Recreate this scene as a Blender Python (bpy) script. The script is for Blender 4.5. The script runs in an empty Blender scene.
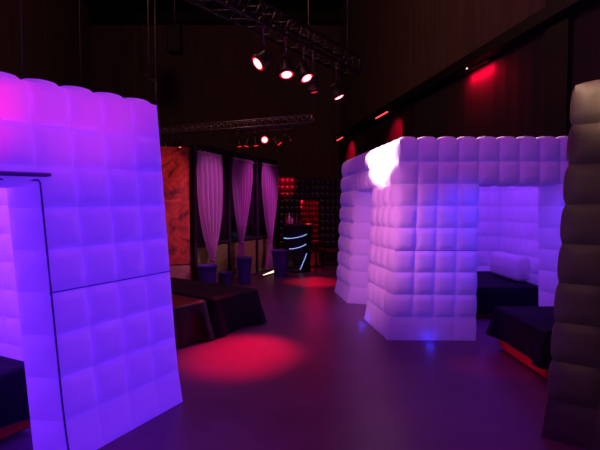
import bpy, math, random
from mathutils import Vector, Matrix
random.seed(7)
sc = bpy.context.scene
COL = sc.collection
PI = math.pi

# ------------------------------------------------------------------ colour / materials
def lin(r, g, b):
    f = lambda c: (c/255/12.92) if c/255 <= 0.04045 else ((c/255+0.055)/1.055)**2.4
    return (f(r), f(g), f(b), 1.0)

def mat(name, rgb, rough=0.6, metal=0.0, spec=0.5, bump=0.0, scale=8.0, var=0.0, emit=None, estr=0.0,
        trans=0.0, clear=0.0, sheen=0.0, stretch=None, detail=6.0):
    m = bpy.data.materials.new(name); m.use_nodes = True
    nt = m.node_tree; N = nt.nodes; L = nt.links
    p = N['Principled BSDF']; out = N['Material Output']
    c = lin(*rgb)
    p.inputs['Base Color'].default_value = c
    p.inputs['Roughness'].default_value = rough
    p.inputs['Metallic'].default_value = metal
    p.inputs['Specular IOR Level'].default_value = spec
    if sheen: p.inputs['Sheen Weight'].default_value = sheen
    if emit:
        p.inputs['Emission Color'].default_value = lin(*emit); p.inputs['Emission Strength'].default_value = estr
    if bump or var:
        tc = N.new('ShaderNodeTexCoord'); mp = N.new('ShaderNodeMapping')
        if stretch: mp.inputs['Scale'].default_value = stretch
        nz = N.new('ShaderNodeTexNoise'); nz.inputs['Scale'].default_value = scale; nz.inputs['Detail'].default_value = detail
        L.new(tc.outputs['Object'], mp.inputs['Vector']); L.new(mp.outputs['Vector'], nz.inputs['Vector'])
        if bump:
            b = N.new('ShaderNodeBump'); b.inputs['Strength'].default_value = bump; b.inputs['Distance'].default_value = 0.02
            L.new(nz.outputs['Fac'], b.inputs['Height']); L.new(b.outputs['Normal'], p.inputs['Normal'])
        if var:
            r = N.new('ShaderNodeValToRGB')
            r.color_ramp.elements[0].position = 0.3; r.color_ramp.elements[1].position = 0.7
            r.color_ramp.elements[0].color = tuple(max(0, x*(1-var)) for x in c[:3])+(1,)
            r.color_ramp.elements[1].color = tuple(min(1, x*(1+var)) for x in c[:3])+(1,)
            L.new(nz.outputs['Fac'], r.inputs['Fac']); L.new(r.outputs['Color'], p.inputs['Base Color'])
    sh = p.outputs['BSDF']
    if trans:
        t = N.new('ShaderNodeBsdfTranslucent'); t.inputs['Color'].default_value = c
        mx = N.new('ShaderNodeMixShader'); mx.inputs['Fac'].default_value = trans
        L.new(sh, mx.inputs[1]); L.new(t.outputs['BSDF'], mx.inputs[2]); sh = mx.outputs['Shader']
    if clear:
        t = N.new('ShaderNodeBsdfTransparent')
        mx = N.new('ShaderNodeMixShader'); mx.inputs['Fac'].default_value = clear
        L.new(sh, mx.inputs[1]); L.new(t.outputs['BSDF'], mx.inputs[2]); sh = mx.outputs['Shader']
    L.new(sh, out.inputs['Surface'])
    return m

def rust_material():
    m = bpy.data.materials.new('rusted_scenic_paint'); m.use_nodes = True
    nt = m.node_tree; N = nt.nodes; L = nt.links; p = N['Principled BSDF']
    tc = N.new('ShaderNodeTexCoord'); nz = N.new('ShaderNodeTexNoise'); nz.inputs['Scale'].default_value = 3.5
    nz.inputs['Detail'].default_value = 10; nz.inputs['Roughness'].default_value = 0.72; nz.inputs['Distortion'].default_value = 1.2
    r = N.new('ShaderNodeValToRGB'); e = r.color_ramp.elements
    e[0].position = 0.36; e[0].color = lin(52, 20, 14); e[1].position = 0.68; e[1].color = lin(196, 92, 50)
    x = e.new(0.5); x.color = lin(150, 58, 34)
    L.new(tc.outputs['Object'], nz.inputs['Vector']); L.new(nz.outputs['Fac'], r.inputs['Fac']); L.new(r.outputs['Color'], p.inputs['Base Color'])
    b = N.new('ShaderNodeBump'); b.inputs['Strength'].default_value = 0.4; L.new(nz.outputs['Fac'], b.inputs['Height']); L.new(b.outputs['Normal'], p.inputs['Normal'])
    p.inputs['Roughness'].default_value = 0.8
    return m

def floor_material():
    m = bpy.data.materials.new('dark_vinyl_floor'); m.use_nodes = True
    nt = m.node_tree; N = nt.nodes; L = nt.links; p = N['Principled BSDF']
    tc = N.new('ShaderNodeTexCoord')
    n1 = N.new('ShaderNodeTexNoise'); n1.inputs['Scale'].default_value = 1.3; n1.inputs['Detail'].default_value = 6
    n2 = N.new('ShaderNodeTexNoise'); n2.inputs['Scale'].default_value = 160; n2.inputs['Detail'].default_value = 3
    r = N.new('ShaderNodeValToRGB'); e = r.color_ramp.elements
    e[0].position = 0.3; e[0].color = lin(96, 58, 100); e[1].position = 0.75; e[1].color = lin(118, 74, 120)
    mr = N.new('ShaderNodeMapRange'); mr.inputs['To Min'].default_value = 0.3; mr.inputs['To Max'].default_value = 0.42
    L.new(tc.outputs['Object'], n1.inputs['Vector']); L.new(tc.outputs['Object'], n2.inputs['Vector'])
    L.new(n1.outputs['Fac'], r.inputs['Fac']); L.new(r.outputs['Color'], p.inputs['Base Color'])
    L.new(n1.outputs['Fac'], mr.inputs['Value']); L.new(mr.outputs['Result'], p.inputs['Roughness'])
    b = N.new('ShaderNodeBump'); b.inputs['Strength'].default_value = 0.06; b.inputs['Distance'].default_value = 0.01
    L.new(n2.outputs['Fac'], b.inputs['Height']); L.new(b.outputs['Normal'], p.inputs['Normal'])
    p.inputs['Specular IOR Level'].default_value = 0.3
    return m

M = {
 'floor': floor_material(),
 'rust': rust_material(),
 'ceiling': mat('black_ceiling', (22, 20, 20), 0.9, var=0.3, scale=2),
 'hall_wall': mat('dark_brown_hall_wall', (96, 76, 68), 0.85, var=0.25, scale=1.2, bump=0.2, stretch=(4, 4, 0.5)),
 'drape_wall': mat('black_drape_wall', (40, 34, 34), 0.9, var=0.25, scale=2, bump=0.3, stretch=(5, 5, 0.2)),
 'black': mat('matte_black_paint', (14, 13, 14), 0.6, var=0.2, scale=5),
 'black_metal': mat('black_powdercoat_metal', (16, 15, 16), 0.55, metal=0.0, bump=0.05, scale=60),
 'alu': mat('scuffed_aluminium', (150, 140, 138), 0.4, metal=0.8, var=0.25, scale=9),
 'steel': mat('dull_steel_cable', (120, 112, 108), 0.5, metal=0.6, var=0.2, scale=20),
 'white_glow': mat('white_inflatable_fabric_glow', (228, 222, 230), 0.6, bump=0.12, scale=14, emit=(110, 60, 255), estr=0.16, sheen=0.1),  # emission stands in for light coming through the fabric
 'white_glow_left': mat('white_inflatable_fabric_violet_glow', (228, 222, 230), 0.6, bump=0.12, scale=14, emit=(104, 36, 255), estr=0.62, sheen=0.1),  # stronger violet emission in place of lamps inside the left booth's walls
 'white_cushion': mat('white_cushion_fabric', (226, 220, 228), 0.65, bump=0.15, scale=20),
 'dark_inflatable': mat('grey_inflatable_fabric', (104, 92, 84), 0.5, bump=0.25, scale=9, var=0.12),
 'black_inflatable': mat('black_inflatable_fabric', (44, 40, 42), 0.38, bump=0.1, scale=12),
 'seam': mat('violet_seam_tape', (120, 80, 190), 0.7, bump=0.1, scale=40),  # one even violet for tape, piping and strap
 'navy_cloth': mat('navy_cover_cloth', (14, 12, 27), 0.8, bump=0.25, scale=30, var=0.15, spec=0.2),
 'black_satin': mat('black_satin_cover', (15, 8, 10), 0.36, bump=0.2, scale=10, var=0.1),
 'red_cloth': mat('red_base_fabric', (196, 30, 34), 0.8, bump=0.2, scale=40, var=0.12),
 'sheer': mat('mauve_sheer_curtain', (196, 150, 190), 0.8, bump=0.1, scale=30, trans=0.35, clear=0.14, stretch=(8, 8, 0.6)),
 'rope': mat('curtain_tie_rope', (150, 96, 150), 0.8, bump=0.3, scale=60),
 'tub': mat('purple_tub', (84, 66, 150), 0.8, spec=0.1, bump=0.08, scale=20, var=0.12),
 'soil': mat('dark_tub_filling', (30, 24, 34), 0.9, bump=0.6, scale=30, var=0.3),
 'board': mat('olive_brown_board', (104, 122, 54), 0.9, spec=0.1, bump=0.2, scale=6, var=0.25, stretch=(1, 1, 6)),
 'beige': mat('worn_beige_board', (150, 124, 96), 0.75, bump=0.3, scale=5, var=0.3),
 'dark_glass': mat('black_gloss_panel', (10, 9, 11), 0.18, var=0.2, scale=3),
 'bar_body': mat('black_bar_cladding', (20, 20, 34), 0.4, bump=0.1, scale=12),
 'bar_top': mat('dark_bar_top', (40, 26, 30), 0.25, var=0.2, scale=4),
 'led': mat('white_blue_led', (220, 230, 255), 0.4, emit=(150, 185, 255), estr=1.7, var=0.05, scale=9),
 'led_tape': mat('clear_led_tape', (120, 140, 220), 0.3, emit=(70, 90, 255), estr=0.25, var=0.05, scale=9),
 'lens': mat('lit_red_lens', (255, 120, 120), 0.3, emit=(255, 100, 120), estr=12.0, var=0.03, scale=20),
 'lens_rim': mat('red_lens_gel', (180, 10, 20), 0.3, emit=(255, 8, 30), estr=1.2, var=0.05, scale=20),
 'lens_dark': mat('dim_red_lens', (120, 10, 16), 0.25, emit=(255, 24, 44), estr=1.6, var=0.05, scale=20),
 'bar_lens': mat('red_tube_lens', (255, 90, 90), 0.3, emit=(255, 60, 66), estr=2.6, var=0.03, scale=20),
 'warm_glow': mat('warm_white_glow', (255, 240, 215), 0.3, emit=(255, 220, 190), estr=1.6, var=0.03, scale=20),  # glow of the light leak wedge and the pilot light
 'glass_red': mat('ruby_bottle_glass', (150, 60, 66), 0.15, bump=0.02, scale=20),
 'glass_pale': mat('pale_bottle_glass', (206, 170, 172), 0.15, bump=0.02, scale=20),
 'red_leather': mat('red_seat_leather', (96, 14, 22), 0.4, bump=0.15, scale=24),
 'cone': mat('speaker_mesh_black', (30, 28, 29), 0.7, bump=0.5, scale=160),
}

# ------------------------------------------------------------------ mesh helpers
class MB:
    def __init__(s): s.v = []; s.f = []; s.smooth = []
    def add(s, vs, fs, smooth=False, mtx=None):
        o = len(s.v)
        for v in vs:
            v = Vector(v); s.v.append(tuple(mtx @ v) if mtx else tuple(v))
        for f in fs: s.f.append(tuple(o+i for i in f)); s.smooth.append(smooth)
        return s
    def box(s, c, d, rz=0.0, bev=0.0, mtx=None):
        x, y, z = (k/2 for k in d)
        b = min(bev, x*.9, y*.9, z*.9)
        if b <= 0:
            vs = [(i*x, j*y, k*z) for k in (-1, 1) for j in (-1, 1) for i in (-1, 1)]
            fs = [(0, 2, 3, 1), (4, 5, 7, 6), (0, 1, 5, 4), (2, 6, 7, 3), (0, 4, 6, 2), (1, 3, 7, 5)]
        else:                                   # chamfered box
            vs = []; idx = {}
            for i in (-1, 1):
                for j in (-1, 1):
                    for k in (-1, 1):
                        for a in range(3):
                            p = [i*(x-b), j*(y-b), k*(z-b)]; p[a] = (i*x, j*y, k*z)[a]
                            idx[(i, j, k, a)] = len(vs); vs.append(tuple(p))
            fs = []
            g = lambda *q: [idx[t] for t in q]
            for t in (-1, 1):
                fs.append(g((t,-1,-1,0),(t,1,-1,0),(t,1,1,0),(t,-1,1,0)))
                fs.append(g((-1,t,-1,1),(1,t,-1,1),(1,t,1,1),(-1,t,1,1)))
                fs.append(g((-1,-1,t,2),(1,-1,t,2),(1,1,t,2),(-1,1,t,2)))
                for r in (-1, 1):
                    fs.append(g((t,r,-1,0),(t,r,1,0),(t,r,1,1),(t,r,-1,1)))
                    fs.append(g((t,-1,r,0),(t,1,r,0),(t,1,r,2),(t,-1,r,2)))
                    fs.append(g((-1,t,r,1),(1,t,r,1),(1,t,r,2),(-1,t,r,2)))
                    for q in (-1, 1): fs.append(g((t,r,q,0),(t,r,q,1),(t,r,q,2)))
            cv = []
            for f in fs:                        # outward winding
                a, bb, cc = (Vector(vs[f[n]]) for n in (0, 1, 2))
                ctr = sum((Vector(vs[n]) for n in f), Vector())/len(f)
                cv.append(f if (bb-a).cross(cc-bb).dot(ctr) > 0 else list(reversed(f)))
            fs = cv
        T = Matrix.Translation(Vector(c)) @ Matrix.Rotation(rz, 4, 'Z')
        return s.add(vs, fs, False, (mtx @ T) if mtx else T)
    def tube(s, pts, r, n=8, closed=False, radii=None):
        pts = [Vector(p) for p in pts]; m = len(pts); vs = []; up = None
        for i, p in enumerate(pts):
            a = pts[i-1] if (i or closed) else p; b = pts[(i+1) % m] if (i < m-1 or closed) else p
            t = (b-a).normalized()
            if up is None: up = t.orthogonal().normalized()
            u = (up-t*up.dot(t)); u = u.normalized() if u.length > 1e-5 else t.orthogonal().normalized(); up = u
            w = t.cross(u); rr = radii[i] if radii else r
            for k in range(n):
                q = 2*PI*k/n; vs.append(p+u*math.cos(q)*rr+w*math.sin(q)*rr)
        fs = []
        for i in range(m if closed else m-1):
            j = (i+1) % m
            for k in range(n): fs.append((i*n+k, i*n+(k+1) % n, j*n+(k+1) % n, j*n+k))
        if not closed: fs += [tuple(reversed(range(n))), tuple((m-1)*n+k for k in range(n))]
        return s.add(vs, fs, True)
    def lathe(s, prof, n=24, mtx=None, cap=True):
        vs = []; fs = []
        for r, z in prof:
            for k in range(n): q = 2*PI*k/n; vs.append((r*math.cos(q), r*math.sin(q), z))
        for i in range(len(prof)-1):
            for k in range(n): fs.append((i*n+k, i*n+(k+1) % n, (i+1)*n+(k+1) % n, (i+1)*n+k))
        if cap: fs += [tuple(reversed(range(n))), tuple((len(prof)-1)*n+k for k in range(n))]
        return s.add(vs, fs, True, mtx)
    def grid(s, P, closed_u=False, flip=False):
        nu = len(P); nv = len(P[0]); vs = [p for row in P for p in row]; fs = []
        for i in range(nu if closed_u else nu-1):
            j = (i+1) % nu
            for k in range(nv-1):
                f = (i*nv+k, j*nv+k, j*nv+k+1, i*nv+k+1)
                fs.append(tuple(reversed(f)) if flip else f)
        return s.add(vs, fs, True)
    def build(s, name, m, parent=None, origin=None):
        me = bpy.data.meshes.new(name)
        o = Vector(origin) if origin else Vector((0, 0, 0))
        me.from_pydata([tuple(Vector(v)-o) for v in s.v], [], s.f); me.update()
        me.polygons.foreach_set('use_smooth', s.smooth)
        me.materials.append(M[m])
        ob = bpy.data.objects.new(name, me); COL.objects.link(ob)
        if parent: ob.parent = parent
        ob.location = o
        return ob

def tag(o, label, cat, group=None, kind=None):
    o['label'] = label; o['category'] = cat
    if group: o['group'] = group
    if kind: o['kind'] = kind
    return o
def thing(name, label, cat, loc=(0, 0, 0), rz=0.0, group=None):
    o = bpy.data.objects.new(name, None); COL.objects.link(o); o.empty_display_size = 0.1
    o.location = loc; o.rotation_euler = (0, 0, rz)
    return tag(o, label, cat, group)
def struct(o, label=None):
    o['kind'] = 'structure'
    if label: o['label'] = label
    return o
def dup(root, loc, rot, label):
    r = root.copy(); COL.objects.link(r); r.location = loc; r.rotation_euler = rot; r['label'] = label
    for ch in list(root.children):
        c = ch.copy(); COL.objects.link(c); c.parent = r
        for g in ch.children:
            d = g.copy(); COL.objects.link(d); d.parent = c
    return r

# ------------------------------------------------------------------ hall shell
RX = lambda y: 5.9-0.18*y                      # right wall line
YB, Y0, XL, HC = 22.0, -5.0, -10.0, 11.0
fl = MB(); fl.box(((XL+RX(Y0))/2, (YB+Y0)/2, -0.05), (RX(Y0)-XL+0.6, YB-Y0+0.6, 0.1)); struct(fl.build('floor', 'floor'), 'dark glossy vinyl hall floor')
ce = MB(); ce.box(((XL+RX(Y0))/2, (YB+Y0)/2, HC+0.05), (RX(Y0)-XL+0.6, YB-Y0+0.6, 0.1)); struct(ce.build('ceiling', 'ceiling'), 'black hall ceiling')
bw = MB(); bw.box(((XL+RX(Y0))/2, YB+0.1, HC/2), (RX(Y0)-XL+0.4, 0.2, HC))
for x in (-8.4, -6.2, -5.0, -2.6, -0.4, 1.6): bw.box((x, YB-0.02, HC/2), (0.1, 0.06, HC))
struct(bw.build('wall_back', 'hall_wall'), 'dark brown back wall of the hall')
lw = MB(); lw.box((XL-0.1, (YB+Y0)/2, HC/2), (0.2, YB-Y0, HC)); struct(lw.build('wall_left', 'hall_wall'), 'dark brown left wall of the hall')
fw = MB(); fw.box(((XL+RX(Y0))/2, Y0-0.1, HC/2), (RX(Y0)-XL+0.4, 0.2, HC)); struct(fw.build('wall_front', 'hall_wall'), 'dark wall behind the viewer')
wa = math.atan2(1, -0.18)                       # direction of right wall
def rw(y, z, off=0.0):                          # point beside the right wall, off = metres into the room
    n = Vector((-0.984, -0.177, 0)); return Vector((RX(y), y, z))+n*off
def rbox(mb, y, z, d, off):                     # d = (along wall, across, up)
    mb.box(rw(y, z, off), d, rz=wa)
hi = MB(); rbox(hi, 8.5, (4.8+HC)/2, (28, 0.2, HC-4.8), -0.1); struct(hi.build('wall_right', 'hall_wall'), 'brown upper right wall above the black ledge')
lo = MB()
n = 260; P = []
for i in range(n+1):
    y = Y0+(YB-Y0)*i/n; a = 0.006*math.sin(i*1.7)+0.006*math.sin(i*0.63)
    P.append([tuple(rw(y, z, a+0.04)) for z in (0.0, 2.4, 4.75)])
lo.grid(P, flip=True); rbox(lo, 8.5, 2.4, (28, 0.1, 4.8), -0.1)
struct(lo.build('wall_right_lower', 'drape_wall'), 'black draped lower part of the right wall')
tb = MB(); rbox(tb, 8.5, 4.84, (28, 0.3, 0.14), 0.13); rbox(tb, 8.5, 4.98, (28, 0.04, 0.1), 0.2); struct(tb.build('trim_1', 'black'), 'black ledge along the right wall')
for i, (y, w) in enumerate(((7.85, 0.55), (13.95, 0.65), (18.4, 0.7))):
    pb = MB(); rbox(pb, y, 3.9 if i == 0 else 2.38, (w, 0.12, 7.8 if i == 0 else 4.76), 0.06)
    rbox(pb, y, 0.1, (w+0.06, 0.16, 0.2), 0.08); struct(pb.build('trim_%d' % (i+2), 'black'), 'black pillar on the right wall')
bt = MB(); bt.box((-3.4, YB-0.25, 10.55), (13, 0.4, 0.5)); struct(bt.build('trim_5', 'black'), 'dark beam at the top of the back wall')

# ------------------------------------------------------------------ inflatable quilted walls
def lerp(a, b, t): return a+(b-a)*t
def offset_poly(b, t):
    n = len(b); lines = []
    for i in range(n):
        p, q = b[i], b[(i+1) % n]; d = (q-p).normalized(); nn = Vector((-d.y, d.x, 0)) * t
        lines.append((p+nn, d))
    out = []
    for i in range(n):
        (p, d), (q, e) = lines[i-1], lines[i]
        den = d.x*e.y-d.y*e.x; s = ((q.x-p.x)*e.y-(q.y-p.y)*e.x)/den
        out.append(Vector((p.x+d.x*s, p.y+d.y*s, b[i].z)))
    return out

def pillow(u, v, k=3.0, e=0.75):
    a = 1-abs(2*u-1)**k; b = 1-abs(2*v-1)**k
    return (max(0, a)*max(0, b))**e

def quilt(mb, CA, CB, cols, rows, bulge, skip=None, sign=1, n=8, flat_row=True, rnd=None):
    B0, B1, T0, T1 = CA(0), CB(0), CA(1), CB(1)
    d = (B1-B0).normalized(); up = ((T0-CA(.3))+(T1-CB(.3))).normalized()
    nrm = d.cross(up).normalized()*sign
    for c in range(cols):
        for r in range(rows):
            if skip and skip[0] <= c < skip[1] and r < skip[2]: continue
            amp = bulge*(0.35 if (flat_row and r == 0) else 1.0)*rnd.uniform(0.85, 1.15)
            sx = rnd.uniform(-0.12, 0.12)
            P = []
            for i in range(n+1):
                row = []
                for j in range(n+1):
                    u, v = i/n, j/n
                    uu = (c+u)/cols; vv = (r+v)/rows
                    p = lerp(CA(vv), CB(vv), uu)
                    h = amp*pillow(u, v)*(1+sx*(2*u-1))
                    p = p+nrm*h
                    row.append(p)
                P.append(row)
            mb.grid(P, flip=(sign < 0))

def booth(name, label, bot, top, H, thick, doors, fabric, bulge, cols=12, rows=9, seed=1, seam_row=4, lamp_trim=True, seam_walls=(0,), flare=0.05, drop=0.0):
    rnd = random.Random(seed)
    b = [Vector((x, y, 0)) for x, y in bot]; t = [Vector((q[0], q[1], q[2] if len(q) > 2 else H)) for q in top]
    bi = offset_poly(b, thick); ti = offset_poly(t, thick)
    cen = sum(b, Vector())/4
    def corner(B, T, fl):                      # a corner edge from floor to roof, its foot flaring out
        o = B-cen; o.z = 0; o = o.normalized()*1.41*fl
        return lambda v: lerp(B, T, v)+o*max(0, 1-v*rows*0.55)**2
    CO = [corner(b[i], t[i], flare) for i in range(4)]; CI = [corner(bi[i], ti[i], 0) for i in range(4)]
    root = thing(name, label, 'inflatable booth')
    for i in range(4):
        j = (i+1) % 4; mb = MB()
        sk = doors.get(i)
        quilt(mb, CO[i], CO[j], cols, rows, bulge, sk, 1, rnd=rnd)
        quilt(mb, CI[i], CI[j], cols, rows, bulge*0.7, sk, -1, n=6, rnd=rnd)
        if sk:
            u0, u1, v1 = sk[0]/cols, sk[1]/cols, sk[2]/rows-drop/H
            O = lambda u, v: lerp(CO[i](v), CO[j](v), u); I = lambda u, v: lerp(CI[i](v), CI[j](v), u)
            # jambs (rows of soft tiles) and lintel underside
            d = (b[j]-b[i]).normalized()
            for u, s in ((u0, 1), (u1, -1)):
                for r in range(sk[2]):
                    P = []
                    for a in range(7):
                        P.append([lerp(O(u, (r+q/6)/rows), I(u, (r+q/6)/rows), a/6)+d*s*0.02*pillow(a/6, q/6) for q in range(7)])
                    mb.grid(P, flip=(s > 0))
            if drop:                            # soft valance under the lintel row
                dn = (b[j]-b[i]).normalized().cross(Vector((0, 0, 1)))
                for cc in range(sk[0], sk[1]):
                    for F, sg in ((O, 1), (I, -1)):
                        mb.grid([[F((cc+a/6)/cols, lerp(v1, sk[2]/rows, q/6))+dn*sg*bulge*0.5*pillow(a/6, q/6) for q in range(7)] for a in range(7)], flip=(sg < 0))
            for cc in range(sk[0], sk[1]):
                P = []
                for a in range(7):
                    P.append([lerp(O((cc+q/6)/cols, v1), I((cc+q/6)/cols, v1), a/6)-Vector((0, 0, 0.03))*pillow(a/6, q/6) for q in range(7)])
                mb.grid(P)
        for uu in (0.0, 1.0):
            P = [[lerp(lerp(CO[i](r/rows), CO[j](r/rows), uu), lerp(CI[i](r/rows), CI[j](r/rows), uu), a/2) for r in range(rows+1)] for a in range(3)]
            mb.grid(P, flip=(uu == 0))
        mb.build('side_panel', fabric, root)
    # roof
    mb = MB(); n = 5
    for cx in range(cols):
        for cy in range(cols):
            P = []
            for a in range(n+1):
                row = []
                for q in range(n+1):
                    u, v = (cx+a/n)/cols, (cy+q/n)/cols
                    p = lerp(lerp(t[0], t[1], u), lerp(t[3], t[2], u), v); p.z += bulge*1.1*pillow(a/n, q/n); row.append(p)
                P.append(row)
            mb.grid(P)
    mb.build('roof_panel', fabric, root)
    # seam tape along one row line and piping round the doors
    for i in seam_walls:
        j = (i+1) % 4; sk = doors.get(i); mb = MB(); v = seam_row/rows
        nrm = (b[j]-b[i]).normalized().cross(Vector((0, 0, 1)))
        f = lambda u, v: lerp(CO[i](v), CO[j](v), u)+nrm*0.006
        spans = [(0.0, 1.0)] if not sk else [(0.0, sk[0]/cols), (sk[1]/cols, 1.0)]
        for a, e in spans:
            mb = MB(); mb.tube([f(lerp(a, e, k/24), v) for k in range(25)], 0.004, 6); mb.build('seam_tape', 'seam', root)
        if sk and lamp_trim:
            dd = (b[j]-b[i]).normalized(); mb = MB(); u0, u1, v1 = sk[0]/cols, sk[1]/cols, sk[2]/rows-drop/H
            e0 = 0.0
            pts = [f(u0-e0, k/30*v1)-dd*0.01 for k in range(31)]+[f(lerp(u0-e0, u1+e0, k/12), v1+0.008) for k in range(1, 13)]+[f(u1+e0, v1-k/30*v1)+dd*0.01 for k in range(31)]
            mb.tube(pts, 0.0065, 6); mb.build('door_piping', 'seam', root)
            mb = MB(); mb.tube([f(lerp(u0-0.01, u1+0.022, k/24), v1+0.022)+nrm*0.02 for k in range(25)], 0.014, 6); mb.build('door_strap', 'seam', root)
    return root

H = 2.36
# near-left white booth (its doorway wall runs from the viewer's left towards the bed)
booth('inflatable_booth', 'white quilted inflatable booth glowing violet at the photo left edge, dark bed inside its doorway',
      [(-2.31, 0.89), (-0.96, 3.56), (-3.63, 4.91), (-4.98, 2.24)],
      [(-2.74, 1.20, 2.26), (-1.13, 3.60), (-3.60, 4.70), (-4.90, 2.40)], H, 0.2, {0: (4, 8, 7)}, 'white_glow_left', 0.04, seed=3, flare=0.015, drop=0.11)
# white booth right of the aisle
booth('inflatable_booth', 'white quilted inflatable booth with two doorways, standing right of the aisle',
      [(1.07, 5.30), (4.07, 5.25), (3.80, 8.28), (0.69, 8.30)],
      [(1.18, 5.38), (4.00, 5.33), (3.76, 8.15), (0.78, 8.15)], H, 0.27, {0: (4, 8, 7), 3: (4, 8, 7)}, 'white_glow', 0.045, seed=5, lamp_trim=False, flare=0.05)
# black booth at the far end
booth('inflatable_booth', 'black quilted inflatable booth with red lit doorway at the far end behind the bar',
      [(-1.20, 13.0), (1.80, 13.0), (1.80, 16.0), (-1.20, 16.0)],
      [(-1.16, 13.05), (1.76, 13.05), (1.76, 15.95), (-1.16, 15.95)], 2.4, 0.3, {0: (8, 12, 9)}, 'black_inflatable', 0.04, cols=20, rows=12, seed=9, lamp_trim=False, flare=0.0)
# unlit grey section at the right edge
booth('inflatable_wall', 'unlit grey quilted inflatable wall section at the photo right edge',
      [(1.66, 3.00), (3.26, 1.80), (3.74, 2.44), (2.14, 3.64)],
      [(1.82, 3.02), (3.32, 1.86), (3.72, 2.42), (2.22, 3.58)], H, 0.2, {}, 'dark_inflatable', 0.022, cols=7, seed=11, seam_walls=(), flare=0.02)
for o in bpy.data.objects:
    if o.name.startswith('inflatable_wall'): o['category'] = 'inflatable wall'

# ------------------------------------------------------------------ daybeds
def drape(mb, w, l, h, hem, over, fold=0.03, seed=1, ns=220, k1=11):
    """cloth over a w x l block of height h: origin at the block corner, x along w, y along l; hem = height of hem above floor"""
    rnd = random.Random(seed); ph = [rnd.uniform(0, 6.28) for _ in range(4)]
    per = 2*(w+l); rc = 0.05
    def edge(s):                                   # perimeter point + outward normal (rounded corners by blending)
        s = s % per
        segs = [((0, 0), (1, 0), w, (0, -1)), ((w, 0), (0, 1), l, (1, 0)), ((w, l), (-1, 0), w, (0, 1)), ((0, l), (0, -1), l, (-1, 0))]
        for i, (p, d, L_, nn) in enumerate(segs):
            if s <= L_ + 1e-9:
                x, y = p[0]+d[0]*s, p[1]+d[1]*s; nx, ny = nn
                if s < rc:
                    pn = segs[i-1][3]; t = 0.5+0.5*s/rc; nx, ny = lerp(pn[0], nx, t), lerp(pn[1], ny, t)
                elif s > L_-rc:
                    pn = segs[(i+1) % 4][3]; t = 0.5+0.5*(L_-s)/rc; nx, ny = lerp(pn[0], nx, t), lerp(pn[1], ny, t)
                q = math.hypot(nx, ny); return x, y, nx/q, ny/q, min(s, L_-s)
            s -= L_
        return 0, 0, 0, -1, 0
    P = []; cx, cy = w/2, l/2
    for i in range(ns):
        s = per*i/ns; x, y, nx, ny, dc = edge(s)
        wave = math.sin(s*k1+ph[0])*0.6+math.sin(s*k1*2.3+ph[1])*0.4
        cor = math.exp(-(dc/0.12)**2)
        row = []
        for f in (0.0, 0.5, 0.85, 0.96):
            row.append((lerp(cx, x-nx*0.03, f), lerp(cy, y-ny*0.03, f), h+0.006*math.sin(3*x+ph[2])*math.cos(4*y+ph[3])))
        for a in (0.35, 0.75, 1.1, 1.57):
            row.append((x-nx*0.03+nx*(0.03+over)*math.sin(a), y-ny*0.03+ny*(0.03+over)*math.sin(a), h-0.035*(1-math.cos(a))))
        top = h-0.035
        for k in range(1, 9):
            t = k/8; z = lerp(top, hem+0.012*wave, t)
            o = over+t**1.2*(fold*(wave+0.9)+0.07*cor)
            row.append((x+nx*o, y+ny*o, z))
        P.append(row)
    mb.grid(P, closed_u=True)

def bed(label, loc, rz, w, l, h, hem, cloth, base_inset=0.02, seed=1, fold=0.03):
    root = thing('daybed', label, 'bed', loc, rz)
    mb = MB(); mb.box((w/2, l/2, (h-0.03)/2+0.01), (w-2*base_inset, l-2*base_inset, h-0.05), bev=0.02); mb.build('bed_base', 'red_cloth', root)['label'] = 'red fabric bed base'
    mb = MB(); drape(mb, w, l, h, hem, 0.015, fold, seed); mb.build('bed_cover', cloth, root)
    return root
ang = lambda dx, dy: math.atan2(dy, dx)
# two daybeds side by side left of the aisle: x axis along the aisle side, y axis away from the aisle
a = ang(0.58, 0.81)
far = Vector((-0.56, 6.06, 0)); d = Vector((math.cos(a), math.sin(a), 0))
bed('dark navy covered daybed left of the aisle, its end facing the curtains', far-d*0.82, a, 0.80, 1.75, 0.465, 0.015, 'navy_cloth', seed=2, fold=0.03)
bed('black satin covered daybed with red sheen close behind the violet booth', far-d*2.07, a, 1.12, 1.72, 0.475, 0.015, 'black_satin', seed=4, fold=0.032)
# bed inside the left booth
a2 = ang(0.45, 0.89); d2 = Vector((math.cos(a2), math.sin(a2), 0)); n2 = Vector((-d2.y, d2.x, 0))
bed('dark covered bed with a red base inside the violet booth doorway', Vector((-1.88, 3.02, 0))-d2*1.65, a2, 1.75, 1.1, 0.47, 0.13, 'navy_cloth', seed=6, fold=0.012)
# bed in front of right booth
a3 = ang(1.0, 0.05)
bed('dark navy covered bed with a red base in front of the right booth doorway', (2.17, 3.93, 0), a3-0.04, 1.0, 1.02, 0.47, 0.155, 'navy_cloth', seed=8, fold=0.02)
# bed inside right booth
bed('dark navy bed inside the right booth, below a white bolster', (1.70, 6.28, 0), -0.01, 1.70, 1.60, 0.45, 0.06, 'navy_cloth', seed=10, fold=0.015)
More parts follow.
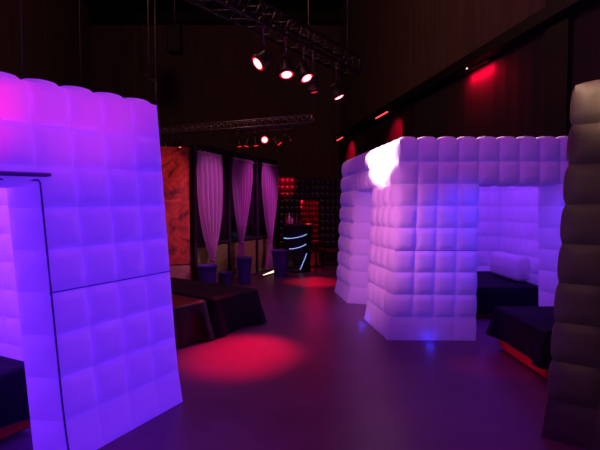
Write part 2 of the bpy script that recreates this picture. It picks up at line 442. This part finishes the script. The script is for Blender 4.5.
# bolster on it
def bolster(label, loc, rz, L_, r, hgt):
    mb = MB(); P = []
    nseg = 42
    for i in range(nseg+1):
        x = L_*(i/nseg-0.5); q = abs(2*i/nseg-1)
        s = max(0.0, (1-q**14))**0.5*(0.95+0.06*abs(math.sin(i/nseg*PI*4)))
        row = []
        for k in range(17):
            t = 2*PI*k/16
            cx = math.copysign(abs(math.cos(t))**0.5, math.cos(t)); cz = math.copysign(abs(math.sin(t))**0.5, math.sin(t))
            row.append((x, r*s*cx, hgt/2+hgt/2*s*cz))
        P.append(row)
    mb.grid(P)
    o = mb.build('bolster', 'white_cushion'); o.location = loc; o.rotation_euler = (0, 0, rz)
    return tag(o, label, 'cushion')
bolster('long white bolster lying on the dark bed inside the right booth', (3.26, 7.02, 0.459), PI/2+0.02, 0.95, 0.125, 0.38)

# ------------------------------------------------------------------ scenic partition, curtains, tubs
w0 = Vector((-2.02, 8.42, 0)); wd = Vector((0.4, 0.917, 0)).normalized(); wn = Vector((wd.y, -wd.x, 0)); wr = ang(wd.x, wd.y)
WL = 3.5
wp = lambda s, off=0.0, z=0.0: w0+wd*s+wn*off+Vector((0, 0, z))
part = thing('partition', 'black framed partition with olive brown lower boards behind the three curtains', 'partition')
posts = (0.08, 1.25, 2.45, 3.50)
for i in range(3):
    s0, s1 = posts[i]+0.05, posts[i+1]-0.05
    mb = MB(); mb.box(wp((s0+s1)/2, 0, 0.42), (s1-s0, 0.04, 0.8), wr, 0.008); mb.build('lower_board', 'board', part)
    mb = MB(); mb.box(wp((s0+s1)/2, 0, 1.78), (s1-s0, 0.02, 1.8), wr); mb.build('upper_panel', 'dark_glass', part)
for s in posts:
    mb = MB(); mb.box(wp(s, 0.01, 1.36), (0.08, 0.08, 2.72), wr, 0.008); mb.build('post', 'black', part)
mb = MB(); mb.box(wp(WL/2+0.04, 0.02, 0.85), (WL-0.08, 0.07, 0.06), wr, 0.006); mb.build('rail', 'black', part)
mb = MB(); mb.box(wp(WL/2+0.04, 0.01, 2.72), (WL-0.08, 0.1, 0.08), wr, 0.006); mb.build('top_rail', 'black', part)
# curtain wire
mb = MB(); mb.tube([wp(-0.14, 0.2, 2.56), wp(WL-0.1, 0.2, 2.56)], 0.012, 8)
for s in (0.08, WL-0.12): mb.tube([wp(s, 0.0, 2.70), wp(s, 0.2, 2.56)], 0.012, 6)
tag(mb.build('curtain_rod', 'black_metal'), 'thin black rod carrying the three sheer curtains', 'rod')

def curtain(s0, s1, tie_z, low, label, seed, waist=0.035, shift=0.0, st=0.30, pw=1.9):
    rnd = random.Random(seed); root = thing('sheer_curtain', label, 'curtain', group='sheer curtains on the rod')
    mb = MB(); P = []; nu, nv = 90, 44; zt = 2.60; half = (s1-s0)/2; mid = (s0+s1)/2
    ph = rnd.uniform(0, 6)
    for i in range(nu+1):
        u = i/nu; row = []
        for j in range(nv+1):
            v = j/nv; z = lerp(zt, low, v)
            if z >= tie_z:
                t = (zt-z)/(zt-tie_z)
                wdt = half*lerp(1.0, waist/half, max(0, (t-st)/(1-st))**pw)
            else:
                t = (tie_z-z)/(tie_z-low); wdt = waist+0.14*t**0.8
            pl = math.sin(u*2*PI*6+ph+1.1*math.sin(u*5+ph))
            amp = 0.05*(0.35+0.65*min(1, (zt-z)/0.4))*min(1, wdt/half+0.4)
            off = 0.2+amp*pl+(0.03*math.cos((u-0.5)*PI) if z < tie_z+0.4 else 0)
            zz = z + (0.012*math.cos(u*2*PI*6+ph) if j == 0 else 0)
            row.append(wp(mid+shift*((zt-z)/(zt-tie_z))+(2*u-1)*wdt, off, zz))
        P.append(row)
    mb.grid(P); mb.build('drape', 'sheer', root)
    mb = MB(); ring = []
    for k in range(20):
        q = 2*PI*k/20; ring.append(wp(mid+shift+math.cos(q)*(waist+0.018), 0.21+math.sin(q)*0.05, tie_z))
    mb.tube(ring, 0.014, 6, closed=True); mb.build('tie', 'rope', root)
    mb = MB()
    mb.tube([wp(s0, 0.2, 2.56), wp(s1, 0.2, 2.56)], 0.022, 8); mb.build('heading', 'sheer', root)
curtain(-0.10, 0.70, 0.55, 0.10, 'sheer mauve curtain tied low, first beside the rust panel', 21, shift=0.06)
curtain(1.17, 1.98, 0.80, 0.30, 'sheer mauve curtain tied at waist, middle one above the tall purple tub', 22, shift=-0.13, st=0.1, pw=1.5)
curtain(2.45, 3.24, 0.72, 0.08, 'sheer mauve curtain beside the bar, its hem by the glowing light leak wedge', 23, shift=-0.05, st=0.1, pw=1.5)

def tub(label, s, off, r0, r1, h, name='planter_tub'):
    p = wp(s, off)
    root = thing(name, label, 'tub', p)
    mb = MB(); mb.lathe([(r0*0.96, 0), (r0, 0.01), (lerp(r0, r1, .5), h*.5), (r1, h-0.04), (r1+0.012, h-0.035), (r1+0.012, h), (r1-0.012, h), (r1-0.016, h-0.05)], 32); mb.build('tub_body', 'tub', root)
    mb = MB(); mb.lathe([(0.0, 0), (r1-0.03, 0.0), (r1*0.5, 0.02), (0.001, 0.03)], 24, Matrix.Translation((0, 0, h-0.055)), cap=False); mb.build('filling', 'soil', root)
    return root
tub('purple tub under the first curtain beside the rust panel', 0.02, 0.33, 0.13, 0.175, 0.50)
tub('low small purple tub between the first and middle curtains', 0.86, 0.20, 0.10, 0.13, 0.26)
tub('tall purple tub standing under the middle curtain', 1.06, 0.50, 0.12, 0.155, 0.55)
tub('purple tub between the third curtain and the bar', 2.26, 0.73, 0.14, 0.19, 0.60)
# emissive wedge standing in for light leaking under the partition
root = thing('light_leak_wedge', 'glowing warm white wedge standing for light leaking under the partition by the third curtain', 'light', wp(2.45, 0.38))
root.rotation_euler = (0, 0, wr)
mb = MB(); mb.box((0, 0, 0.015), (0.8, 0.08, 0.03), bev=0.005); mb.build('housing', 'black_metal', root)  # dark strip beneath the light leak, not a lamp body
mb = MB(); mb.add([(-0.39, -0.03, 0.031), (0.39, -0.035, 0.031), (0.39, 0.035, 0.075), (-0.39, 0.0, 0.036)], [(0, 1, 2, 3)]); mb.build('lens', 'warm_glow', root)  # emissive face imitating the leaked light

# rust coloured scenic flat
sd = Vector((0.9, 0.43, 0)).normalized(); sr = ang(sd.x, sd.y); s1 = Vector((-2.04, 8.34, 0))
root = thing('scenic_flat', 'mottled rust red scenic panel on a beige base left of the curtains', 'panel')
sp = lambda s, z, off=0.0: s1-sd*s+Vector((sd.y, -sd.x, 0))*off+Vector((0, 0, z))
mb = MB(); mb.box(sp(0.75, 1.72), (1.5, 0.05, 1.86), sr, 0.01); mb.build('upper_face', 'rust', root)
mb = MB(); mb.box(sp(0.75, 0.645), (1.5, 0.07, 0.27), sr, 0.012); mb.build('lower_face', 'rust', root)
mb = MB(); mb.box(sp(0.75, 0.255), (1.5, 0.045, 0.49), sr, 0.005); mb.build('base_board', 'beige', root)['label'] = 'beige base board'
mb = MB(); mb.tube([sp(0.0, 0.785, 0.03), sp(1.5, 0.785, 0.03)], 0.012, 6); mb.build('ledge', 'rust', root)

# ------------------------------------------------------------------ bar with spiral LED strips
bc = Vector((-0.06, 11.1, 0))
root = thing('bar_counter', 'round black bar wrapped in curving white blue light strips', 'bar counter', bc)
R = lambda z: 0.30+0.04*math.sin(z*2.2)
mb = MB(); mb.lathe([(0.33, 0), (0.33, 0.05)]+[(R(z), z) for z in (0.06, 0.2, 0.4, 0.6, 0.8, 1.0, 1.1)], 40); mb.build('bar_body', 'bar_body', root)
mb = MB(); mb.lathe([(0.35, 1.10), (0.38, 1.11), (0.38, 1.15), (0.37, 1.16), (0.0005, 1.16)], 40); mb.build('bar_top', 'bar_top', root)
for (q0, q1, z0, z1, zm) in ((205, 308, 0.82, 0.92, 0.80), (238, 304, 0.57, 0.68, 0.58), (282, 309, 0.08, 0.46, 0.26)):
    tape = MB(); leds = MB(); pts = []
    for k in range(25):
        t = k/24; q = math.radians(lerp(q0, q1, t)); z = (1-t)**2*z0+2*t*(1-t)*zm+t*t*z1
        pts.append((math.cos(q)*(R(z)+0.012), math.sin(q)*(R(z)+0.012), z))
    tape.tube(pts, 0.004, 6); s = tape.build('light_strip', 'led_tape', root)
    nb = 97; bp = []; br = []
    for k in range(nb):
        t = k/(nb-1); q = math.radians(lerp(q0, q1, t)); z = (1-t)**2*z0+2*t*(1-t)*zm+t*t*z1
        bp.append((math.cos(q)*(R(z)+0.018), math.sin(q)*(R(z)+0.018), z)); br.append(0.002+0.009*max(0, math.cos(k/8*2*PI))**0.9)
    leds.tube(bp, 0.01, 7, radii=br)
    leds.build('diode_string', 'led', s)
def bottle(label, p, h, r, m):
    mb = MB(); mb.lathe([(r*.9, 0), (r, 0.01), (r, h*.55), (r*.85, h*.64), (r*.34, h*.74), (r*.3, h*.95), (r*.38, h*.96), (r*.38, h)], 16)
    o = mb.build('bottle', m); o.location = p; return tag(o, label, 'bottle', 'bottles on the bar top')
for lab, dx, dy, h, r, m in (('pale short bottle on the bar top, leftmost of five', -.27, -.06, .20, .03, 'glass_red'),
     ('tallest pale bottle on the bar top', -.20, -.10, .27, .034, 'glass_pale'),
     ('stout pale jar shaped bottle on the bar top beside the tallest', -.13, -.06, .17, .036, 'glass_pale'),
     ('slim ruby bottle on the bar top', -.02, -.10, .24, .024, 'glass_red'),
     ('small ruby bottle on the bar top, rightmost of five', .08, -.08, .12, .026, 'glass_red')):
    bottle(lab, (bc.x+dx, bc.y+dy, 1.161), h, r, m)

# stool and low bench beyond the bar
root = thing('bar_stool', 'red seated bar stool standing just right of the bar', 'stool', (0.42, 11.9, 0))
mb = MB(); mb.lathe([(0.05, .58), (0.17, .58), (0.19, .61), (0.19, .65), (0.16, .69), (0.001, .70)], 28); mb.build('seat', 'red_leather', root)
mb = MB(); mb.lathe([(0.03, 0.03), (0.03, 0.58)], 14); mb.build('pole', 'black_metal', root)
mb = MB(); mb.lathe([(0.2, 0), (0.2, 0.015), (0.05, 0.04), (0.03, 0.06)], 28); mb.build('base', 'black_metal', root)
root = thing('low_bench', 'low dark bench with a red cushion in front of the black booth', 'bench', (1.12, 12.2, 0))
mb = MB(); mb.box((0, 0, 0.39), (1.1, 0.42, 0.1), bev=0.03); mb.build('seat_cushion', 'red_leather', root)
mb = MB(); mb.box((0, 0, 0.32), (1.1, 0.42, 0.04), bev=0.005); mb.build('frame', 'black', root)
for x in (-0.5, 0.5):
    for y in (-0.16, 0.16):
        mb = MB(); mb.box((x, y, 0.15), (0.05, 0.05, 0.3), bev=0.005); mb.build('leg', 'black', root)

# ------------------------------------------------------------------ trusses
def truss(name, label, p, q, size, cables, m='alu', tube_r=0.022):
    p, q = Vector(p), Vector(q); root = thing(name, label, 'truss', (p+q)/2)
    o = (p+q)/2; d = (q-p); L_ = d.length; d.normalize(); w = Vector((-d.y, d.x, 0)); z = Vector((0, 0, 1)); h = size/2
    pt = lambda s, a, b: p+d*s+w*a*h+z*b*h-o
    for a in (-1, 1):
        for b in (-1, 1):
            mb = MB(); mb.tube([pt(0, a, b), pt(L_, a, b)], tube_r, 8); mb.build('chord', m, root)
    mb = MB(); k = int(L_/size/1.1)
    for i in range(k):
        s0, s1, sm = L_*i/k, L_*(i+1)/k, L_*(i+.5)/k
        for A, B in (((-1, -1), (-1, 1)), ((1, -1), (1, 1)), ((-1, 1), (1, 1)), ((-1, -1), (1, -1))):
            mb.tube([pt(s0, *A), pt(sm, *B)], tube_r*.5, 5); mb.tube([pt(sm, *B), pt(s1, *A)], tube_r*.5, 5)
    for s in (0, L_):
        for A, B in (((-1, -1), (-1, 1)), ((1, -1), (1, 1)), ((-1, 1), (1, 1)), ((-1, -1), (1, -1))): mb.tube([pt(s, *A), pt(s, *B)], tube_r, 6)
    mb.build('lattice', m, root)
    for s in cables:
        mb = MB(); a = pt(s, 0, 1); mb.tube([a-Vector((0, 0, size)), (a.x, a.y, HC-o.z)], 0.014, 6); mb.build('hanging_cable', 'steel', root)
    return root
truss('lighting_truss', 'dull aluminium lighting truss spanning above the curtains', (-5.4, 13.9, 3.80), (0.34, 11.9, 3.87), 0.19, (1.2, 5.95), 'alu')
truss('lighting_truss', 'dark lighting truss overhead carrying the nearest red lamps', (-2.6, 4.0, 4.35), (1.05, 9.05, 4.35), 0.3, (1.5, 6.0), 'black_metal')

# ------------------------------------------------------------------ par lamps
def look(frm, to):
    return (Vector(to)-Vector(frm)).to_track_quat('-Z', 'Y').to_euler()
def par(label, pos, aim, r=0.1, L_=0.26, lens='lens', hang=0.3, group='red stage lamps', sup_z=None):
    """par can: thing at the lamp pivot; the body points at aim; yoke and clamp go up to the truss"""
    pos = Vector(pos); root = thing('par_lamp', label, 'stage lamp', pos, group=group)
    X = look(pos, aim).to_matrix().to_4x4()
    mb = MB(); mb.lathe([(r*.35, L_*.5), (r*.7, L_*.46), (r*.8, L_*.3), (r*.8, -L_*.25), (r*1.02, -L_*.3), (r*1.02, -L_*.52), (r*.94, -L_*.52), (r*.9, -L_*.4)], 24, X, cap=False); mb.build('can', 'black_metal', root)
    mb = MB(); mb.lathe([(r*.92, -L_*.42), (r*.66, -L_*.46)], 24, X, cap=False); mb.build('gel_ring', 'lens_rim' if lens != 'lens_dark' else 'lens_dark', root)
    mb = MB(); mb.lathe([(r*.66, -L_*.46), (r*.4, -L_*.5), (0.001, -L_*.52)], 24, X, cap=False); mb.build('lens', lens, root)
    side = X.to_3x3() @ Vector((1, 0, 0)); side.z = 0
    side = side.normalized() if side.length > 1e-4 else Vector((1, 0, 0))
    mb = MB(); pts = []
    for k in range(13):
        q = PI*k/12; pts.append(side*math.cos(q)*(r*1.15)+Vector((0, 0, math.sin(q)*r*1.6)))
    mb.tube(pts, 0.011, 6); mb.build('yoke', 'black_metal', root)
    mb = MB(); mb.tube([(0, 0, r*1.6), (0, 0, hang)], 0.014, 6); mb.box((0, 0, hang), (0.06, 0.06, 0.07), bev=0.01); mb.build('clamp', 'steel', root)
    return root
# overhead row on the near truss
def aim(pos, c, a, b):                      # direction mixed from: towards the aisle viewpoint, sideways, up
    pos = Vector(pos); v = (Vector((0, 0, 1.55))-pos).normalized(); r = Vector((1, 0, 0)); r = (r-v*r.dot(v)).normalized(); u = r.cross(v)*-1
    if u.z < 0: u = -u
    return pos+v*c+r*a+u*b
G = 'red stage lamps on the overhead truss'
for lab, pos, mix, lens, r in (
    ('white hot red stage lamp, leftmost on the overhead truss', (-0.53, 6.65, 3.71), (0.5, -0.7, -0.5), 'lens', 0.125),
    ('round red stage lamp pointing down, second from left on the overhead truss', (-0.22, 7.07, 3.71), (0.62, 0.1, -0.78), 'lens', 0.12),
    ('red stage lamp tilted right, third from left on the overhead truss', (0.06, 7.46, 3.76), (0.55, 0.42, -0.72), 'lens', 0.12),
    ('dim red stage lamp seen edge on, fourth along the overhead truss', (0.22, 7.68, 3.63), (0.12, 0.15, -0.97), 'lens_dark', 0.115),
    ('red stage lamp tipped away, rightmost on the overhead truss', (0.66, 8.29, 3.67), (0.25, 0.42, -0.87), 'lens', 0.12)):
    par(lab, pos, aim(pos, *mix), r, 0.27, lens=lens, hang=4.19-pos[2], group=G)
G2 = 'stage lamps under the far truss'
def lamp_bar(label, p, q):
    p, q = Vector(p), Vector(q); mb = MB(); mb.tube([p, q], 0.02, 8)
    for t in (0.12, 0.5, 0.88):
        a = p.lerp(q, t); mb.tube([a, (a.x, a.y, 3.74)], 0.012, 6)
    tag(mb.build('lamp_bar', 'alu'), label, 'bar')
lamp_bar('thin lamp bar hung under the far truss right end', (-1.94, 12.69, 3.64), (-0.22, 12.09, 3.66))
lamp_bar('thin lamp bar hung under the far truss above the rust panel', (-4.40, 13.55, 3.62), (-3.45, 13.22, 3.62))
for lab, pos, mix, lens in (
    ('dim red lamp under the far truss, above the gap right of the first curtain', (-1.70, 12.61, 3.37), (0.2, 0.2, -0.95), 'lens_dark'),
    ('dim red lamp above the middle curtain, second along the lamp bar', (-1.44, 12.52, 3.36), (0.2, -0.3, -0.9), 'lens_dark'),
    ('small dim red lamp above the middle curtain, beside the bright round one', (-1.22, 12.44, 3.37), (0.22, 0.1, -0.95), 'lens_dark'),
    ('bright round red lamp facing the viewer above the third curtain', (-0.96, 12.35, 3.40), (1, 0, 0), 'lens'),
    ('red lamp tilted steeply just right of the bright round lamp', (-0.62, 12.23, 3.37), (0.25, 0.6, -0.75), 'lens_dark'),
    ('unlit lamp at the right end of the lamp bar', (-0.36, 12.14, 3.44), (0.05, 0.75, -0.5), 'lens_dark'),
    ('small red lamp directly above the rust panel', (-3.58, 13.27, 3.38), (0.45, 0.3, -0.8), 'lens'),
    ('unlit lamp left of the one above the rust panel', (-3.97, 13.40, 3.40), (0.0, 0.1, -1), 'lens_dark')):
    par(lab, pos, aim(pos, *mix), 0.11 if lens == 'lens' else 0.1, 0.25, lens=lens, hang=3.64-pos[2], group=G2)

# red tube fixtures on the right wall
def tube_lamp(label, y, z, off, L_, tilt=0.0):
    root = thing('tube_lamp', label, 'wall lamp', rw(y, z, off), wa, 'red tube lamps along the ledge')
    mb = MB(); mb.box((0, 0, 0), (L_, 0.1, 0.08), bev=0.015); mb.build('housing', 'black_metal', root)
    mb = MB(); mb.tube([(-L_*.46, 0.03, -0.045), (L_*.46, 0.03, -0.045)], 0.022, 8); mb.build('tube', 'bar_lens', root)
    mb = MB(); mb.box((0, -off/2, 0.05), (0.06, off, 0.04)); mb.build('bracket', 'black_metal', root)
    return root
tube_lamp('red tube lamp on the right wall directly above the right booth', 14.5, 4.52, 0.7, 1.1)
tube_lamp('shorter red tube lamp on the right wall towards the back corner', 19.4, 4.52, 0.7, 1.0)
root = thing('flood_batten', 'slim black batten under the ledge throwing a red streak on the right wall', 'wall lamp', rw(10.15, 4.66, 0.26), wa)
mb = MB(); mb.box((0, 0, 0), (1.2, 0.1, 0.08), bev=0.015); mb.build('housing', 'black_metal', root)
mb = MB(); mb.lathe([(0.022, 0), (0.02, 0.012), (0.001, 0.02)], 12, Matrix.Translation((0.15, 0.05, 0.01)) @ Matrix.Rotation(-PI/2, 4, 'X')); mb.build('pilot_light', 'warm_glow', root)
for x in (-0.5, 0.5):
    mb = MB(); mb.box((x, 0.0, 0.06), (0.05, 0.05, 0.06)); mb.build('bracket', 'black_metal', root)
# loudspeaker high at the back left
root = thing('loudspeaker', 'black loudspeaker hanging high in front of the dark back wall', 'speaker', (-4.5, 16.5, 7.6))
mb = MB(); mb.box((0, 0, 0), (0.5, 0.4, 1.0), bev=0.04); mb.build('cabinet', 'black', root)
mb = MB(); mb.box((0, -0.205, 0), (0.42, 0.02, 0.9), bev=0.005); mb.build('grille', 'cone', root)
mb = MB(); mb.tube([(0, 0, 0.48), (0, 0, HC-7.6)], 0.015, 6); mb.build('hanging_cable', 'steel', root)
for lab, x, y, z0 in (('thin hanging cable above the violet booth near the left edge', -4.25, 7.0, 3.2), ('thin hanging cable above the middle of the violet booth roof', -4.8, 10.0, 3.4)):
    mb = MB(); mb.tube([(x, y, z0), (x, y, HC)], 0.008, 6); mb.lathe([(0.002, 0), (0.025, 0.02), (0.025, 0.08), (0.002, 0.1)], 10, Matrix.Translation((x, y, z0-0.05)))
    tag(mb.build('hanging_cable', 'steel'), lab, 'cable')
root = thing('conduit_pipe', 'short bent grey conduit hanging above the violet booth corner', 'pipe', (-3.85, 12.0, 4.4))
mb = MB(); mb.tube([(-.12, 0, 0.5), (0.04, 0, 0.5), (0.06, 0, 0.47), (0.06, 0, -0.1)], 0.02, 8); mb.build('pipe_run', 'steel', root)
mb = MB(); mb.tube([(-.12, 0, 0.5), (-.12, 0, HC-4.4)], 0.015, 8); mb.build('drop_rod', 'steel', root)

# ------------------------------------------------------------------ lights
def light(name, typ, loc, power, rgb, to=None, size=60, blend=0.5, rad=0.1, sy=None):
    l = bpy.data.lights.new(name, typ); l.energy = power; l.color = lin(*rgb)[:3]
    if typ == 'SPOT': l.spot_size = math.radians(size); l.spot_blend = blend; l.shadow_soft_size = rad
    elif typ == 'POINT': l.shadow_soft_size = rad
    elif typ == 'AREA':
        l.size = rad
        if sy: l.shape = 'RECTANGLE'; l.size_y = sy
    o = bpy.data.objects.new(name, l); COL.objects.link(o); o.location = loc
    if to is not None: o.rotation_euler = look(loc, to)
    return o
RED = (255, 5, 54)
light('red_aisle_spot', 'SPOT', (-0.35, 6.9, 3.5), 2700, RED, (-0.62, 4.82, 0), 21, 1.0, 0.1)
light('red_far_spot', 'SPOT', (0.62, 8.45, 3.5), 1200, RED, (0.32, 9.40, 0), 23, 1.0, 0.1)
light('red_booth_spot', 'SPOT', (-0.4, 12.0, 3.3), 520, RED, (-0.40, 13.0, 2.3), 24, 0.9, 0.05)
light('red_bar_spot', 'SPOT', (-0.1, 11.4, 3.3), 36, RED, (-0.18, 11.05, 1.2), 18, 0.9, 0.05)
light('red_booth_interior', 'POINT', (0.6, 14.4, 1.9), 70, RED, rad=0.15)
light('red_daybed_spot', 'SPOT', (-0.5, 6.6, 3.6), 260, RED, (-1.5, 5.25, 0.47), 20, 1.0, 0.1)
light('red_base_fill', 'SPOT', (0.5, 4.3, 0.7), 26, RED, (2.12, 4.4, 0.06), 34, 0.8, 0.05)  # unseen low red lamp added to brighten the bed base
light('red_roof_spot', 'SPOT', (-0.9, 6.0, 4.1), 160, (255, 20, 90), (-2.2, 2.6, 2.4), 30, 1.0, 0.1)
light('rust_panel_spot', 'SPOT', (-1.9, 7.0, 3.6), 110, (255, 108, 84), (-2.5, 8.2, 1.5), 44, 0.7, 0.1)
light('red_wall_flood', 'AREA', rw(10.15, 4.56, 0.16), 26, RED, rw(10.15, 4.40, 0.0), rad=0.9, sy=0.05)
light('red_wall_tube_glow', 'SPOT', rw(14.6, 4.44, 0.85), 210, RED, rw(14.9, 3.9, 0.0), 80, 0.8, 0.06)
light('red_wall_tube_glow', 'SPOT', rw(19.7, 4.42, 0.85), 260, RED, rw(20.0, 3.9, 0.0), 80, 0.8, 0.06)
# unseen spots added to tint the left booth: violet from above, pink from low down
light('violet_wash', 'SPOT', (1.6, 1.4, 3.9), 170, (80, 50, 255), (-1.5, 2.6, 0.8), 46, 0.7, 0.2)
light('pink_wash_left', 'SPOT', (1.2, 1.2, 0.4), 290, (255, 52, 120), (-1.45, 3.0, 2.75), 30, 0.9, 0.1)
light('magenta_lintel_wash', 'SPOT', (-0.5, 0.9, 0.9), 300, (255, 14, 60), (-1.85, 2.35, 2.2), 25, 1.0, 0.1)
light('violet_booth_interior', 'POINT', (-3.0, 2.9, 1.9), 34, (170, 70, 255), rad=0.25)
# right booth: its colour washes are unseen added spots
light('white_hot_spot', 'SPOT', (-1.4, 7.3, 2.9), 2300, (255, 205, 238), (0.98, 6.08, 2.42), 22, 0.2, 0.06)
light('pink_wash_right', 'SPOT', (-0.9, 3.9, 2.4), 270, (255, 140, 215), (0.92, 6.0, 1.2), 46, 0.9, 0.15)
light('blue_wash_right', 'SPOT', (2.45, 4.0, 2.1), 85, (52, 46, 255), (1.85, 5.3, 1.25), 50, 0.8, 0.1)
light('blue_wash_right', 'SPOT', (2.55, 4.0, 2.1), 75, (52, 46, 255), (3.3, 5.3, 1.2), 46, 0.8, 0.1)
light('lavender_wash_right', 'SPOT', (0.6, 1.6, 3.6), 105, (190, 105, 255), (1.9, 5.3, 1.6), 42, 0.9, 0.2)
light('violet_right_interior', 'POINT', (2.4, 6.9, 2.0), 22, (150, 60, 255), rad=0.2)
light('blue_base_glow', 'POINT', (1.5, 5.15, 0.05), 0.35, (30, 50, 255), rad=0.05)
light('blue_base_glow', 'POINT', (0.84, 6.1, 0.05), 0.3, (30, 60, 255), rad=0.05)
# curtains
light('mauve_curtain_spot', 'SPOT', wp(0.4, 3.2, 3.5), 520, (240, 120, 225), wp(0.4, 0.2, 1.55), 34, 0.7, 0.1)
light('mauve_curtain_spot', 'SPOT', wp(2.2, 3.0, 3.5), 520, (235, 85, 220), wp(2.2, 0.2, 1.6), 40, 0.7, 0.1)
# unseen fills added to lift walls, grey section and floor
light('warm_wall_fill', 'POINT', (-2.0, 9.0, 8.0), 230, (255, 165, 145), rad=0.6)
light('warm_wall_fill', 'POINT', (1.0, 3.0, 8.0), 62, (255, 150, 120), rad=0.6)
light('warm_top_wash', 'SPOT', (-0.9, 1.5, 4.6), 800, (255, 212, 175), (2.15, 2.75, 2.5), 17, 0.6, 0.1)  # added spot lightening the grey section's top rows
light('warm_dim_fill', 'SPOT', (-0.5, 1.2, 3.0), 30, (255, 215, 165), (2.2, 2.65, 1.2), 36, 0.5, 0.2)
light('magenta_floor_wash', 'AREA', (-0.2, 3.2, 6.5), 42, (255, 8, 140), (-0.2, 3.4, 0), rad=2.5)
light('blue_floor_wash', 'AREA', (1.6, 3.0, 6.5), 16, (60, 20, 255), (1.6, 3.4, 0), rad=2.0)

w = bpy.data.worlds.new('world'); sc.world = w; w.use_nodes = True
w.node_tree.nodes['Background'].inputs['Color'].default_value = (0.01, 0.005, 0.005, 1); w.node_tree.nodes['Background'].inputs['Strength'].default_value = 0.3

# ------------------------------------------------------------------ camera
cam = bpy.data.cameras.new('camera'); co = bpy.data.objects.new('camera', cam); COL.objects.link(co)
cam.sensor_width = 36.0; cam.lens = 36.0*452/600; cam.clip_end = 200
co.location = (0, 0, 1.55); co.rotation_euler = (PI/2-math.atan(17/452), 0, 0)
sc.camera = co
sc.view_settings.view_transform = 'Standard'; sc.view_settings.look = 'None'
sc.cycles.use_denoising = True
sc.cycles.max_bounces = 8
